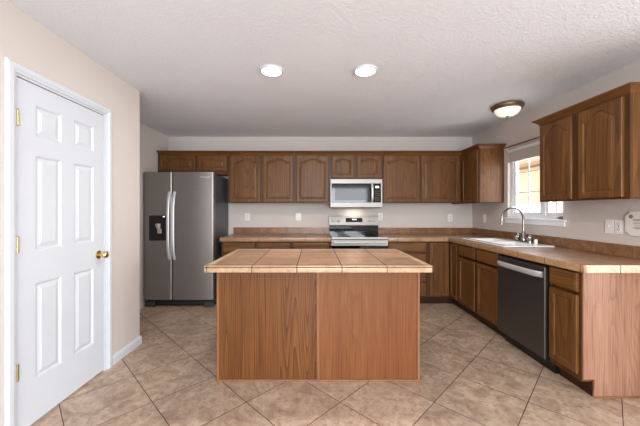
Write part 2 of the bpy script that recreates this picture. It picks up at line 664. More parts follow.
def build_counters():
    # left of the range
    L = (-0.51, 4.33, 0.876)
    t = thing('countertop', 'tan tiled countertop between the refrigerator and the range', 'countertop', L, 0, 'tan tiled countertops')
    top, ex, ey, sx, sy = counter_mats(L, -0.115, 4.09)
    MB().box(-1.268, 0.236, 4.020, YB - 0.001, 0.877, 0.920).build('tile_top', top, t, L)
    MB().box(-1.268, 0.236, 4.004, 4.020, 0.868, 0.922, 0.005).build('edge_tile', ex, t, L, 40)
    MB().box(-1.252, 0.236, YB - 0.014, YB - 0.001, 0.9205, 1.022, 0.003).build('backsplash', sx, t, L)
    # corner run
    L = (2.1, 3.3, 0.876)
    t = thing('countertop', 'tan tiled L-shaped countertop holding the white sink', 'countertop', L, 0, 'tan tiled countertops')
    top, ex, ey, sx, sy = counter_mats(L, -0.115, 2.03)
    inc = lambda x, y: (y > 4.02 or x > 1.838) and not (1.95 < x < 2.29 and 3.00 < y < 3.76)
    MB().cells([1.006, 1.838, 1.95, 2.29, XR - 0.001], [2.016, 3.00, 3.76, 4.020, YB - 0.001], inc, 0.877, 0.920).build('tile_top', top, t, L)
    MB().box(1.006, 1.838, 4.004, 4.020, 0.868, 0.922, 0.005).build('edge_tile', ex, t, L, 40)
    MB().box(1.822, 1.838, 2.001, 4.004, 0.868, 0.922, 0.005).build('edge_tile', ey, t, L, 40)
    MB().box(1.839, XR - 0.001, 2.000, 2.016, 0.868, 0.922, 0.005).build('edge_tile', tile('counter_end_edge_tile_lit', lin(202, 178, 152), lin(218, 198, 174), lin(172, 138, 110), GR, (0.312, 0, 0), (-0.115 - L[0], 0, 0), 0.006, 0.3, False, 9.0, 0.3), t, L, 40)  # end edge: lighter tile copy, daylight painted into its colour
    MB().box(1.006, XR - 0.0145, YB - 0.014, YB - 0.001, 0.9205, 1.018, 0.003).build('backsplash', sx, t, L)
    MB().box(XR - 0.014, XR - 0.001, 2.002, YB - 0.001, 0.9205, 1.018, 0.003).build('backsplash', sy, t, L)


def build_island():
    L = (0.035, 2.57, 0.0)
    t = thing('kitchen_island', 'oak kitchen island with tan tiled top in middle of floor', 'kitchen island', L)
    x0, x1, yf, yb, xm = -0.732, 0.803, 2.245, 2.90, 0.034
    MB().box(x0 + 0.004, x1 - 0.004, yf + 0.012, yb, 0.0, 0.861).build('body', M['oak_panel_plain'], t, L)
    MB().box(x0 + 0.012, xm - 0.002, yf + 0.004, yf + 0.0118, 0.012, 0.861).build('back_panel', M['oak_panel'], t, L)
    MB().box(xm + 0.002, x1 - 0.012, yf + 0.004, yf + 0.0118, 0.012, 0.861).build('back_panel', M['oak_panel_plain'], t, L)
    MB().box(x0, x0 + 0.018, yf - 0.004, yf + 0.016, 0.012, 0.861, 0.004).build('corner_trim', M['oak_trim'], t, L)
    MB().box(x1 - 0.018, x1, yf - 0.004, yf + 0.016, 0.012, 0.861, 0.004).build('corner_trim', M['oak_trim'], t, L)
    MB().box(xm - 0.010, xm + 0.010, yf - 0.003, yf + 0.006, 0.012, 0.861, 0.003).build('batten', M['oak_trim'], t, L)
    MB().box(x0 - 0.006, x1 + 0.006, yf - 0.008, yf + 0.012, 0.0, 0.014, 0.004).build('shoe_strip', M['oak_trim'], t, L)
    # kitchen side: doors and drawers
    for a, b in ((x0 + 0.04, xm - 0.35), (xm - 0.33, xm + 0.02), (xm + 0.05, xm + 0.40), (xm + 0.42, x1 - 0.04)):
        m = MB()
        R = lambda i, y, za, zb: [(a + i, y, za + i), (b - i, y, za + i), (b - i, y, zb - i), (a + i, y, zb - i)]
        m.loft([R(0, yb + .001, .12, .67), R(0, yb + .016, .12, .67), R(.006, yb + .02, .12, .67), R(.05, yb + .02, .12, .67), R(.054, yb + .011, .12, .67)])
        m.build('door', M['oak_z'], t, L)
        m = MB()
        m.loft([R(0, yb + .001, .70, .835), R(0, yb + .014, .70, .835), R(.008, yb + .02, .70, .835)])
        m.build('drawer_front', M['oak_x'], t, L)
    # tiled top
    X0, X1, Y0, Y1 = -0.757, 0.826, 2.052, 2.965
    oy = 2.115
    top = tile('island_tile', TA, TB, TC, GR, (0.312, 0.312, 0), (-0.115 - L[0], oy - L[1], 0), 0.007, 0.30, False, 10.0, 0.3, tv=0.45)
    ex = tile('island_edge_tile_x', EA, EB, EC, GR, (0.312, 0, 0), (-0.115 - L[0], 0, 0), 0.006, 0.3, False, 9.0, 0.3)
    ey = tile('island_edge_tile_y', EA, EB, EC, GR, (0, 0.312, 0), (0, oy - L[1], 0), 0.006, 0.3, False, 9.0, 0.3)
    MB().box(X0 + 0.040, X1 - 0.040, Y0 + 0.040, Y1 - 0.040, 0.8615, 0.904).build('tile_top', top, t, L)
    c = 0.038
    MB().cells([X0 + .006, X0 + c, X1 - c, X1 - .006], [Y0 + .006, Y0 + c, Y1 - c, Y1 - .006], lambda x, y: not (X0 + c < x < X1 - c and Y0 + c < y < Y1 - c), 0.8615, 0.8985).build('grout_bed', plain('dark_grout', GR, 0.8), t, L)
    for ya, yb_, yt in ((Y0, Y0 + .0055, (Y0 - .002, Y0 + c)), (Y1 - .0055, Y1, (Y1 - c, Y1 + .002))):
        MB().box(X0, X1, ya, yb_, 0.8615, 0.8935, 0.002).build('edge_tile', ex, t, L, 40)
        MB().box(X0 - .002, X1 + .002, yt[0], yt[1], 0.8988, 0.9055, 0.002).build('top_trim_tile', ex, t, L, 40)
    for xa, xb_, xt in ((X0, X0 + .0055, (X0 - .002, X0 + c)), (X1 - .0055, X1, (X1 - c, X1 + .002))):
        MB().box(xa, xb_, Y0 + .006, Y1 - .006, 0.8615, 0.8935, 0.002).build('edge_tile', ey, t, L, 40)
        MB().box(xt[0], xt[1], Y0 + c + .002, Y1 - c - .002, 0.8988, 0.9055, 0.002).build('top_trim_tile', ey, t, L, 40)


# ------------------------------------------------------------------ cabinets
def build_cabinets():
    YU, D = 4.33, 0.319
    upper('low wide oak wall cabinet with two doors, above the refrigerator', (-2.268, YU), 0, 1.024, D, 1.810, 2.10,
          [(0.02, 0.545), (0.575, 1.005)], arch=0.025, dz=0.053)
    upper('oak wall cabinet with two arched doors, second from the refrigerator recess', (-1.242, YU), 0, 0.968, D, 1.395, 2.10,
          [(0.030, 0.465), (0.506, 0.943)])
    upper('oak wall cabinet with one arched door, left of the microwave', (-0.272, YU), 0, 0.510, D, 1.395, 2.10,
          [(0.024, 0.488)])
    upper('short oak wall cabinet with two small doors, on top of the microwave', (0.240, YU), 0, 0.762, D, 1.745, 2.10,
          [(0.028, 0.350), (0.394, 0.742)], arch=0.03)
    upper('oak wall cabinet with two arched doors, right of the microwave', (1.004, YU), 0, 1.159, D, 1.395, 2.10,
          [(0.010, 0.540), (0.564, 1.120)])
    upper('oak wall cabinet in the room corner left of the window, end panel showing', (2.165, YB - 0.001), -PI / 2, 0.776, D, 1.385, 2.10,
          [(0.345, 0.752)], cr=True)
    upper('oak wall cabinet with two arched doors, right of the window', (2.165, 2.842), -PI / 2, 0.812, D, 1.370, 2.10,
          [(0.026, 0.368), (0.432, 0.774)], cl=True, cr=True, arch=0.062)
    # base cabinets, back wall
    base('wide oak base cabinet with two drawers, beside the refrigerator', (-1.252, 4.04), 0, 0.952, 0.607,
         [(0.026, 0.458, 0.13, 0.695), (0.498, 0.932, 0.13, 0.695)], [(0.026, 0.458, 0.722, 0.852), (0.498, 0.932, 0.722, 0.852)])
    base('narrow oak base cabinet with one drawer, left of the range', (-0.298, 4.04), 0, 0.530, 0.607,
         [(0.022, 0.504, 0.13, 0.695)], [(0.022, 0.504, 0.722, 0.852)])
    base('oak base cabinet stacked with drawers, right of the range', (1.008, 4.04), 0, 0.541, 0.607,
         [], [(0.012, 0.520, 0.722, 0.852), (0.012, 0.520, 0.525, 0.700), (0.012, 0.520, 0.328, 0.503), (0.012, 0.520, 0.13, 0.306)])
    # corner
    t = thing('corner_base_cabinet', 'oak corner base cabinet with two doors meeting in the corner', 'cabinet', (2.1, 4.3, 0), 0, GB)
    L = (2.1, 4.3, 0)
    P = [(1.551, 4.04), (1.86, 4.04), (1.86, 3.802), (XR - .001, 3.802), (XR - .001, YB - .001), (1.551, YB - .001)]
    Q = [(1.551, 4.115), (1.935, 4.115), (1.935, 3.802), (XR - .001, 3.802), (XR - .001, YB - .001), (1.551, YB - .001)]
    MB().prism(P, 0.105, 0.875).build('carcass', M['oak_frame'], t, L)
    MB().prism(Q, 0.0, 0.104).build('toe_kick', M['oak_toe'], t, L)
    d = cab_door(t, 1.578, 1.838, 0.13, 0.852, 0.0, raised=False)
    d.location = (-L[0], 4.04 - L[1], 0)
    d = cab_door(t, 0.0, 0.190, 0.13, 0.852, 0.0, raised=False, fr=0.04)
    d.rotation_euler = (0, 0, -PI / 2)
    d.location = (1.86 - L[0], 4.016 - L[1], 0)
    # right run
    base('oak sink base cabinet with two doors, left of the dishwasher', (1.86, 3.800), -PI / 2, 0.842, 0.622,
         [(0.026, 0.395, 0.13, 0.695), (0.440, 0.822, 0.13, 0.695)], [(0.026, 0.395, 0.722, 0.852), (0.440, 0.822, 0.722, 0.852)], z1=0.70)
    base('narrow oak end base cabinet with grained end panel paled by painted sheen, right of the dishwasher', (1.86, 2.336), -PI / 2, 0.290, 0.622,
         [(0.012, 0.255, 0.145, 0.695)], [(0.012, 0.255, 0.718, 0.855)], end=True)


# ------------------------------------------------------------------ appliances
def build_fridge():
    L = (-1.79, 4.28, 0)
    t = thing('refrigerator', 'side-by-side dark stainless refrigerator in the recess', 'refrigerator', L)
    x0, x1, xs = -2.250, -1.322, -1.870
    MB().box(x0 + 0.004, x1 - 0.004, 4.005, 4.63, 0.05, 1.775, 0.004).build('body', M['fridge_side'], t, L)
    MB().box(x0 + 0.02, x1 - 0.02, 3.996, 4.004, 0.012, 0.100).build('kick_plate', M['black'], t, L)
    MB().box(x0 + 0.02, x1 - 0.02, 4.0041, 4.62, 0.012, 0.0495).build('base_grille', M['black'], t, L)
    m = MB()
    for k in range(10):
        m.box(x0 + 0.15 + k * 0.064, x0 + 0.15 + k * 0.064 + 0.05, 3.990, 3.9958, 0.040, 0.052)
    m.build('grille_slots', M['dkgrey'], t, L)
    for xa, xb in ((x0 + 0.01, x0 + 0.13), (x1 - 0.13, x1 - 0.01)):
        MB().box(xa, xb, 3.955, 3.993, 0.0, 0.075, 0.006).build('foot', M['dkgrey'], t, L)
        MB().box(xa - 0.0, xb - 0.0, 4.02, 4.12, 1.776, 1.806, 0.006).build('hinge_cover', M['dkgrey'], t, L)

    def door(xa, xb):
        m = MB()
        r = 0.022
        pts = [(xa, 4.0), (xa, 3.93 + r)]
        for k in range(1, 6):
            a = PI - k * PI / 10
            pts.append((xa + r + r * math.cos(a), 3.93 + r - r * math.sin(a)))
        for k in range(0, 5):
            a = PI / 2 - k * PI / 10
            pts.append((xb - r + r * math.cos(a), 3.93 + r - r * math.sin(a)))
        pts += [(xb, 3.93 + r), (xb, 4.0)]
        m.prism(pts, 0.105, 1.797)
        return m.build('door', M['steel_dark'], t, L, 35)
    dl, dr = door(x0, xs - 0.003), door(xs + 0.003, x1)
    for d, xc in ((dl, -1.902), (dr, -1.836)):
        path = []
        for k in range(25):
            u = k / 24
            bow = 0.052 * (1 - (2 * u - 1) ** 4) + 0.006
            path.append((xc, 3.93 - bow, 0.640 + u * 0.895))
        h = MB().sweep(path, 0.020, 0.010, (0, 1, 0), 14).build('handle', M['handle'], d, L, 50)
    # dispenser on the left door
    xa, xb, za, zb = -2.172, -1.948, 0.889, 1.222
    m = MB()
    m.cells([xa, xa + 0.012, xb - 0.012, xb], [za, za + 0.012, 1.075, zb], lambda x, z: not (xa + 0.012 < x < xb - 0.012 and za + 0.012 < z < 1.075), 3.924, 3.9295, 'xzy')
    m.box(xa + 0.012, xb - 0.012, 3.9285, 3.9295, za + 0.012, 1.075)
    ds = m.build('dispenser', M['black'], dl, L)
    ds['label'] = 'black water and ice dispenser'
    m = MB()
    m.lathe([(0.030, 0), (0.028, -0.04), (0.020, -0.07)], (-2.045, 3.916, 1.115))
    m.box(-2.085, -2.02, 3.910, 3.924, 1.075, 1.115, 0.004)
    m.box(-2.06, -2.005, 3.908, 3.926, 0.985, 1.05, 0.008)
    m.build('dispenser_paddle', M['steel'], dl, L)
    MB().box(-1.99, -1.965, 3.9225, 3.9239, 1.200, 1.212).build('dispenser_light', M['display'], dl, L)
    text('brand_badge', 'Whirlpool', 0.032, 0.001, M['handle'], dr, (-1.435 - L[0], 3.9285 - L[1], 1.73), (PI / 2, 0, 0))


def build_microwave():
    L = (0.617, 4.47, 1.33)
    t = thing('microwave', 'stainless over-the-range microwave below the short wall cabinet', 'microwave', L)
    x0, x1, yf = 0.246, 0.992, 4.285
    MB().box(x0, x1, yf + 0.032, YB - 0.002, 1.336, 1.740).build('body', M['black'], t, L)
    # front frame in steel with an opening for door glass and control panel
    m = MB()
    m.cells([x0, x0 + 0.014, x1 - 0.018, x1], [1.336, 1.402, 1.678, 1.738], lambda x, z: not (x0 + 0.014 < x < x1 - 0.018 and 1.402 < z < 1.678), yf, yf + 0.0315, 'xzy')
    m.build('front_frame', M['steel'], t, L)
    d = MB().box(x0 + 0.015, 0.872, yf + 0.004, yf + 0.031, 1.403, 1.677, 0.003).build('door', M['blackglass'], t, L)
    MB().box(x0 + 0.062, 0.792, yf + 0.0025, yf + 0.0039, 1.432, 1.625).build('door_window', M['greyglass'], d, L)
    path = [(0.843, yf - 0.004 - 0.034 * (1 - (2 * k / 16 - 1) ** 4), 1.410 + 0.260 * k / 16) for k in range(17)]
    MB().sweep(path, 0.015, 0.008, (0, 1, 0), 12).build('handle', M['handle'], d, L, 50)
    p = MB().box(0.8735, x1 - 0.019, yf + 0.003, yf + 0.031, 1.403, 1.677, 0.003).build('control_panel', M['blackglass'], t, L)
    MB().box(0.895, 0.945, yf + 0.0015, yf + 0.0028, 1.612, 1.640).build('display', M['display'], p, L)
    for r in range(5):
        for c in range(3):
            MB().box(0.893 + c * 0.022, 0.908 + c * 0.022, yf + 0.0018, yf + 0.0028, 1.43 + r * 0.032, 1.444 + r * 0.032).build('button', M['dkgrey'], p, L)
    MB().box(x0 + 0.01, x1 - 0.01, yf + 0.01, yf + 0.25, 1.324, 1.3355, 0.003).build('vent', M['black'], t, L)
    l = area('cooktop_lamp', (0.0, 0.06, -0.012), (0, 0, 0), 0.20, 0.06, 0.6, (1.0, 0.88, 0.74))
    l.parent = t


def build_range():
    L = (0.62, 4.32, 0)
    t = thing('range', 'stainless electric range with black cooktop between the counters', 'range', L)
    x0, x1 = 0.2415, 0.9995
    MB().box(x0, x1, 4.03, 4.62, 0.09, 0.9).build('body', M['fridge_side'], t, L)
    MB().box(x0 + 0.03, x1 - 0.03, 4.08, 4.60, 0.0, 0.0895).build('plinth', M['black'], t, L)
    c = MB().box(x0, x1, 4.000, 4.560, 0.9005, 0.928, 0.004).build('cooktop', M['blackglass'], t, L)
    for (bx, by, r) in ((0.43, 4.16, 0.10), (0.81, 4.16, 0.085), (0.43, 4.42, 0.08), (0.81, 4.42, 0.10)):
        MB().lathe([(r, 0.9281), (r, 0.9286), (r - 0.005, 0.9286), (r - 0.005, 0.9281), (r, 0.9281)], (bx, by, 0), seg=40).build('burner_ring', M['dkgrey'], c, L)
    MB().box(x0, x1, 3.982, 3.9995, 0.900, 0.930, 0.004).build('front_strip', M['steel'], t, L)
    d = MB()
    d.cells([x0, x0 + 0.05, x1 - 0.05, x1], [0.27, 0.33, 0.815, 0.888], lambda x, z: not (x0 + .05 < x < x1 - .05 and .33 < z < .815), 3.985, 4.0295, 'xzy')
    d = d.build('oven_door', M['steel'], t, L)
    MB().box(x0 + 0.0, x1 - 0.0, 3.984, 3.9848, 0.30, 0.815).build('oven_window', M['blackglass'], d, L)
    m = MB()
    m.sweep([(x0 + 0.03, 3.945, 0.858), (0.62, 3.940, 0.858), (x1 - 0.03, 3.945, 0.858)], 0.016, 0.012, (0, 0, 1), 14)
    for xx in (x0 + 0.06, x1 - 0.06):
        m.box(xx - 0.012, xx + 0.012, 3.945, 3.9845, 0.848, 0.868, 0.003)
    m.build('handle', M['handle'], d, L, 50)
    MB().box(x0, x1, 3.99, 4.029, 0.10, 0.262, 0.004).build('drawer', M['steel'], t, L)
    # backguard, leaning back a little
    m = MB()
    m.loft([[(x, 4.570, 0.929), (x, 4.570, 1.055), (x, 4.625, 1.055), (x, 4.625, 0.929)] for x in (x0 + .004, x1 - .004)])
    m.build('backguard_riser', M['blackglass'], t, L)
    m = MB()
    m.loft([[(x, 4.562, 1.056), (x, 4.556, 1.066), (x, 4.584, 1.196), (x, 4.592, 1.203), (x, 4.625, 1.203), (x, 4.625, 1.056)] for x in (x0, x1)])
    g = m.build('backguard', M['steel'], t, L)
    fy = lambda z: 4.556 + (z - 1.066) / 0.13 * 0.028
    m = MB()
    m.loft([[(0.497, fy(za) - 0.0035, za), (0.753, fy(za) - 0.0035, za), (0.753, fy(za) - 0.0004, za), (0.497, fy(za) - 0.0004, za)] for za in (1.108, 1.172)])
    p = m.build('display_panel', M['blackglass'], g, L)
    m = MB()
    for k, xx in enumerate((0.60, 0.618, 0.636, 0.654)):
        m.box(xx - 0.006, xx + 0.006, fy(1.148) - 0.0052, fy(1.148) - 0.0036, 1.141, 1.157)
    m.build('clock_digits', M['display'], p, L)
    for k in range(8):
        xx = 0.515 + k * 0.031
        MB().box(xx - 0.005, xx + 0.005, fy(1.122) - 0.0050, fy(1.122) - 0.0036, 1.118, 1.126).build('button', M['dkgrey'], p, L)
    for xx in (0.302, 0.384, 0.854, 0.928):
        z = 1.135
        m = MB()
        m.lathe([(0.026, fy(z)), (0.026, fy(z) - 0.012), (0.019, fy(z) - 0.014), (0.017, fy(z) - 0.034), (0.012, fy(z) - 0.036)], (xx, 0, z), 'y', 24)
        m.box(xx - 0.003, xx + 0.003, fy(z) - 0.0385, fy(z) - 0.035, z - 0.004, z + 0.018)
        m.build('knob', M['steel'], g, L, 40)


def build_dishwasher():
    # local frame: front at y=0 facing -y, x runs toward the camera side
    t = thing('dishwasher', 'black stainless dishwasher under the counter beside the sink cabinet', 'dishwasher', (1.86, 2.953, 0), -PI / 2)
    w = 0.610
    MB().box(0.004, w - 0.004, 0.002, 0.60, 0.105, 0.862).build('tub', M['black'], t)
    MB().box(0.004, w - 0.004, 0.05, 0.60, 0.0, 0.104).build('toe_kick', M['black'], t)
    MB().box(0.004, w - 0.004, -0.004, 0.0018, 0.846, 0.864, 0.002).build('control_edge', M['black'], t)
    d = MB().box(0.005, w - 0.005, -0.034, 0.0015, 0.112, 0.843, 0.006).build('door', M['steel_black'], t)
    path = []
    for k in range(21):
        u = k / 20
        path.append((0.025 + u * (w - 0.05), -0.038 - 0.026 * (1 - (2 * u - 1) ** 6), 0.778))
    h = MB().sweep(path, 0.010, 0.024, (0, 0, 1), 16).build('handle', M['handle'], d, None or (0, 0, 0), 50)
    h['label'] = 'silver bar handle'
    text('brand_badge', 'Whirlpool', 0.030, 0.0006, M['dkgrey'], d, (0.30, -0.0345, 0.22), (PI / 2, 0, 0))


# ------------------------------------------------------------------ sink
def build_sink():
    L = (2.155, 3.38, 0.9205)
    t = thing('sink', 'white double-bowl drop-in sink in the countertop under the window', 'sink', L)
    xa, xb, ya, yb = 1.905, 2.405, 2.965, 3.795

    def rr(x0, x1, y0, y1, r, z, n=5):
        P = []
        for cx, cy, a0 in ((x1 - r, y0 + r, -PI / 2), (x1 - r, y1 - r, 0), (x0 + r, y1 - r, PI / 2), (x0 + r, y0 + r, PI)):
            for k in range(n + 1):
                a = a0 + k * PI / 2 / n
                P.append((cx + r * math.cos(a), cy + r * math.sin(a), z))
        return P
    z = 0.9208
    # rim: slab with two openings
    xs = [xa, 1.965, 2.275, xb]
    ys = [ya, 3.02, 3.365, 3.395, 3.74, yb]
    hole = lambda x, y: 1.965 < x < 2.275 and (3.02 < y < 3.365 or 3.395 < y < 3.74)
    m = MB()
    m.cells(xs, ys, lambda x, y: not hole(x, y), z, z + 0.016)
    m.sweep([(x, y, z + 0.008) for x, y, _ in rr(xa, xb, ya, yb, 0.03, 0)] + [rr(xa, xb, ya, yb, 0.03, z + 0.008)[0]], 0.008, 0.008, (0, 0, 1), 8)
    m.build('rim', M['porcelain'], t, L)
    for y0, y1 in ((3.02, 3.365), (3.395, 3.74)):
        m = MB()
        m.loft([rr(1.966, 2.274, y0 + .001, y1 - .001, 0.02, z + 0.0155), rr(1.970, 2.270, y0 + .004, y1 - .004, 0.03, z - 0.02),
                rr(1.985, 2.255, y0 + .02, y1 - .02, 0.05, z - 0.17), rr(2.02, 2.22, y0 + .06, y1 - .06, 0.05, z - 0.185)], cap0=False)
        b = m.build('basin', M['porcelain'], t, L, 40)
        MB().lathe([(0.04, 0), (0.04, 0.003), (0.03, 0.003), (0.02, 0.001)], (2.12, (y0 + y1) / 2, z - 0.1845)).build('drain', M['chrome'], b, L)


def build_faucet():
    zb = 0.9375
    L = (2.358, 3.335, zb)
    t = thing('faucet', 'brushed nickel gooseneck faucet with two handles on the sink', 'faucet', L)
    cx, cy = 2.358, 3.335
    m = MB()
    m.loft([[(cx + sx * r * 1.0, cy + sy, z) for sx, sy in [(math.cos(a) * 0.026, (0.095 if math.sin(a) >= 0 else -0.095) + math.sin(a) * 0.026) for a in [2 * PI * k / 24 for k in range(24)]]] for r, z in ((1, zb), (1, zb + 0.010), (0.75, zb + 0.018))])
    m.build('base_plate', M['chrome'], t, L, 40)
    m = MB()
    m.lathe([(0.027, zb + 0.018), (0.026, zb + 0.05), (0.021, zb + 0.06), (0.021, zb + 0.10), (0.0165, zb + 0.11), (0.015, zb + 0.13)], (cx, cy, 0))
    m.build('body', M['chrome'], t, L, 40)
    R = 0.134
    dirx, diry = -math.cos(0.25), math.sin(0.25) * -0.4
    path = [(cx, cy, zb + 0.12), (cx, cy, 1.10), (cx, cy, 1.185)]
    for k in range(1, 19):
        a = PI * 1.02 * k / 18
        path.append((cx + dirx * R * (1 - math.cos(a)), cy + diry * R * (1 - math.cos(a)), 1.185 + R * math.sin(a)))
    lx, ly, lz = path[-1]
    path.append((lx + dirx * 0.004, ly, lz - 0.015))
    m = MB().sweep(path, 0.0115, None, (0, 1, 0.001), 14)
    sp = m.build('spout', M['chrome'], t, L, 60)
    lx, ly, lz = path[-1]
    MB().lathe([(0.013, lz + 0.006), (0.017, lz), (0.017, lz - 0.026), (0.012, lz - 0.028)], (lx, ly, 0)).build('aerator', M['chrome'], sp, L, 40)
    for s in (1, -1):
        hy = cy + s * 0.095
        m = MB()
        m.lathe([(0.023, zb + 0.014), (0.024, zb + 0.030), (0.030, zb + 0.048), (0.031, zb + 0.060), (0.024, zb + 0.074), (0.012, zb + 0.084), (0.004, zb + 0.086)], (cx, hy, 0))
        m.sweep([(cx, hy, zb + 0.070), (cx + 0.005, hy + s * 0.03, zb + 0.082), (cx + 0.01, hy + s * 0.05, zb + 0.088)], 0.008, 0.006, (0, 0, 1), 10)
        m.build('handle', M['chrome'], t, L, 50)
    # white cap beside it
    c = (2.358, 3.150, zb)
    m = MB()
    m.lathe([(0.016, 0), (0.016, 0.038), (0.013, 0.045), (0.004, 0.047)], c)
    o = m.build('air_gap_cap', M['porcelain'], None, c, 40)
    o['label'], o['category'] = 'small white cylindrical air gap cap on the sink deck beside the faucet', 'sink cap'


# ------------------------------------------------------------------ left door
def build_door():
    # casing
    x = XL
    def casing():
        m = MB()
        prof = [(0.0, 0.0), (0.0, 0.010), (0.012, 0.013), (0.020, 0.018), (0.045, 0.018), (0.052, 0.014), (0.057, 0.008), (0.057, 0.0)]
        ya, yb, zt = 1.669, 2.402, 2.070     # inner edge
        def ring(d):
            return [(ya - d, 0.0), (ya - d, zt + d), (yb + d, zt + d), (yb + d, 0.0)]
        loops = []
        for k in range(4):
            loops.append([(x + 0.0005 + h, ring(d)[k][0], ring(d)[k][1]) for d, h in prof])
        m.loft(loops)
        structure(m.build('trim_1', M['white']), 'white door casing around the panel door', 'door trim')
        m = MB()
        m.cells([1.6625, 1.681, 2.389, 2.4075], [0.0, 2.056, 2.0745], lambda y, z: not (1.681 < y < 2.389 and z < 2.056), x - 0.114, x - 0.0002, 'yzx')
        m.box(x - 0.062, x - 0.050, 1.682, 2.388, 2.040, 2.0555)
        structure(m.build('trim_2', M['white']), 'white door jamb lining', 'door jamb')
    casing()
    L = (x, 1.685, 0)
    t = thing('door_1', 'white six-panel door with a brass knob in the left wall', 'door', L)
    t['kind'] = 'structure'
    y0, y1, z0, z1 = 1.684, 2.385, 0.014, 2.050
    xf, xb = x - 0.004, x - 0.040
    ys = [y0, 1.800, 1.985, 2.090, 2.275, y1]
    zs = [z0, 0.270, 0.850, 1.050, 1.625, 1.740, 1.930, z1]
    hole = lambda y, z: any(a < y < b for a, b in ((1.800, 1.985), (2.090, 2.275))) and any(a < z < b for a, b in ((0.270, 0.850), (1.050, 1.625), (1.740, 1.930)))
    m = MB()
    m.cells(ys, zs, lambda y, z: not hole(y, z), xb, xf, 'yzx')
    for a, b in ((1.800, 1.985), (2.090, 2.275)):
        for c, d in ((0.270, 0.850), (1.050, 1.625), (1.740, 1.930)):
            R = lambda i, xx: [(xx, a + i, c + i), (xx, b - i, c + i), (xx, b - i, d - i), (xx, a + i, d - i)]
            m.loft([R(0, xb + 0.004), R(0, xf - 0.0005), R(0.006, xf - 0.003), R(0.012, xf - 0.010), R(0.018, xf - 0.010), R(0.040, xf - 0.003), R(0.043, xf - 0.002)])
    m.build('leaf', M['white'], t, L)
    for zc in (0.367, 1.095, 1.817):
        m = MB()
        m.lathe([(0.0065, zc - 0.045), (0.0065, zc + 0.045)], (x + 0.0045, 1.6805, 0), seg=14)
        m.lathe([(0.004, zc + 0.045), (0.0065, zc + 0.048), (0.003, zc + 0.054)], (x + 0.0045, 1.6805, 0), seg=14)
        m.box(xf + 0.0003, xf + 0.003, 1.684, 1.697, zc - 0.044, zc + 0.044)
        m.build('hinge', M['brass'], t, L, 40)
    m = MB()
    yk, zk = 2.325, 0.944
    m.lathe([(0.032, xf + 0.0005), (0.032, xf + 0.006), (0.020, xf + 0.010), (0.011, xf + 0.014), (0.011, xf + 0.034), (0.022, xf + 0.040), (0.028, xf + 0.052), (0.026, xf + 0.064), (0.014, xf + 0.072), (0.003, xf + 0.073)], (0, yk, zk), 'x', 28)
    k = m.build('knob', M['brass'], t, L, 50)
    k['label'] = 'round brass knob on a rosette'


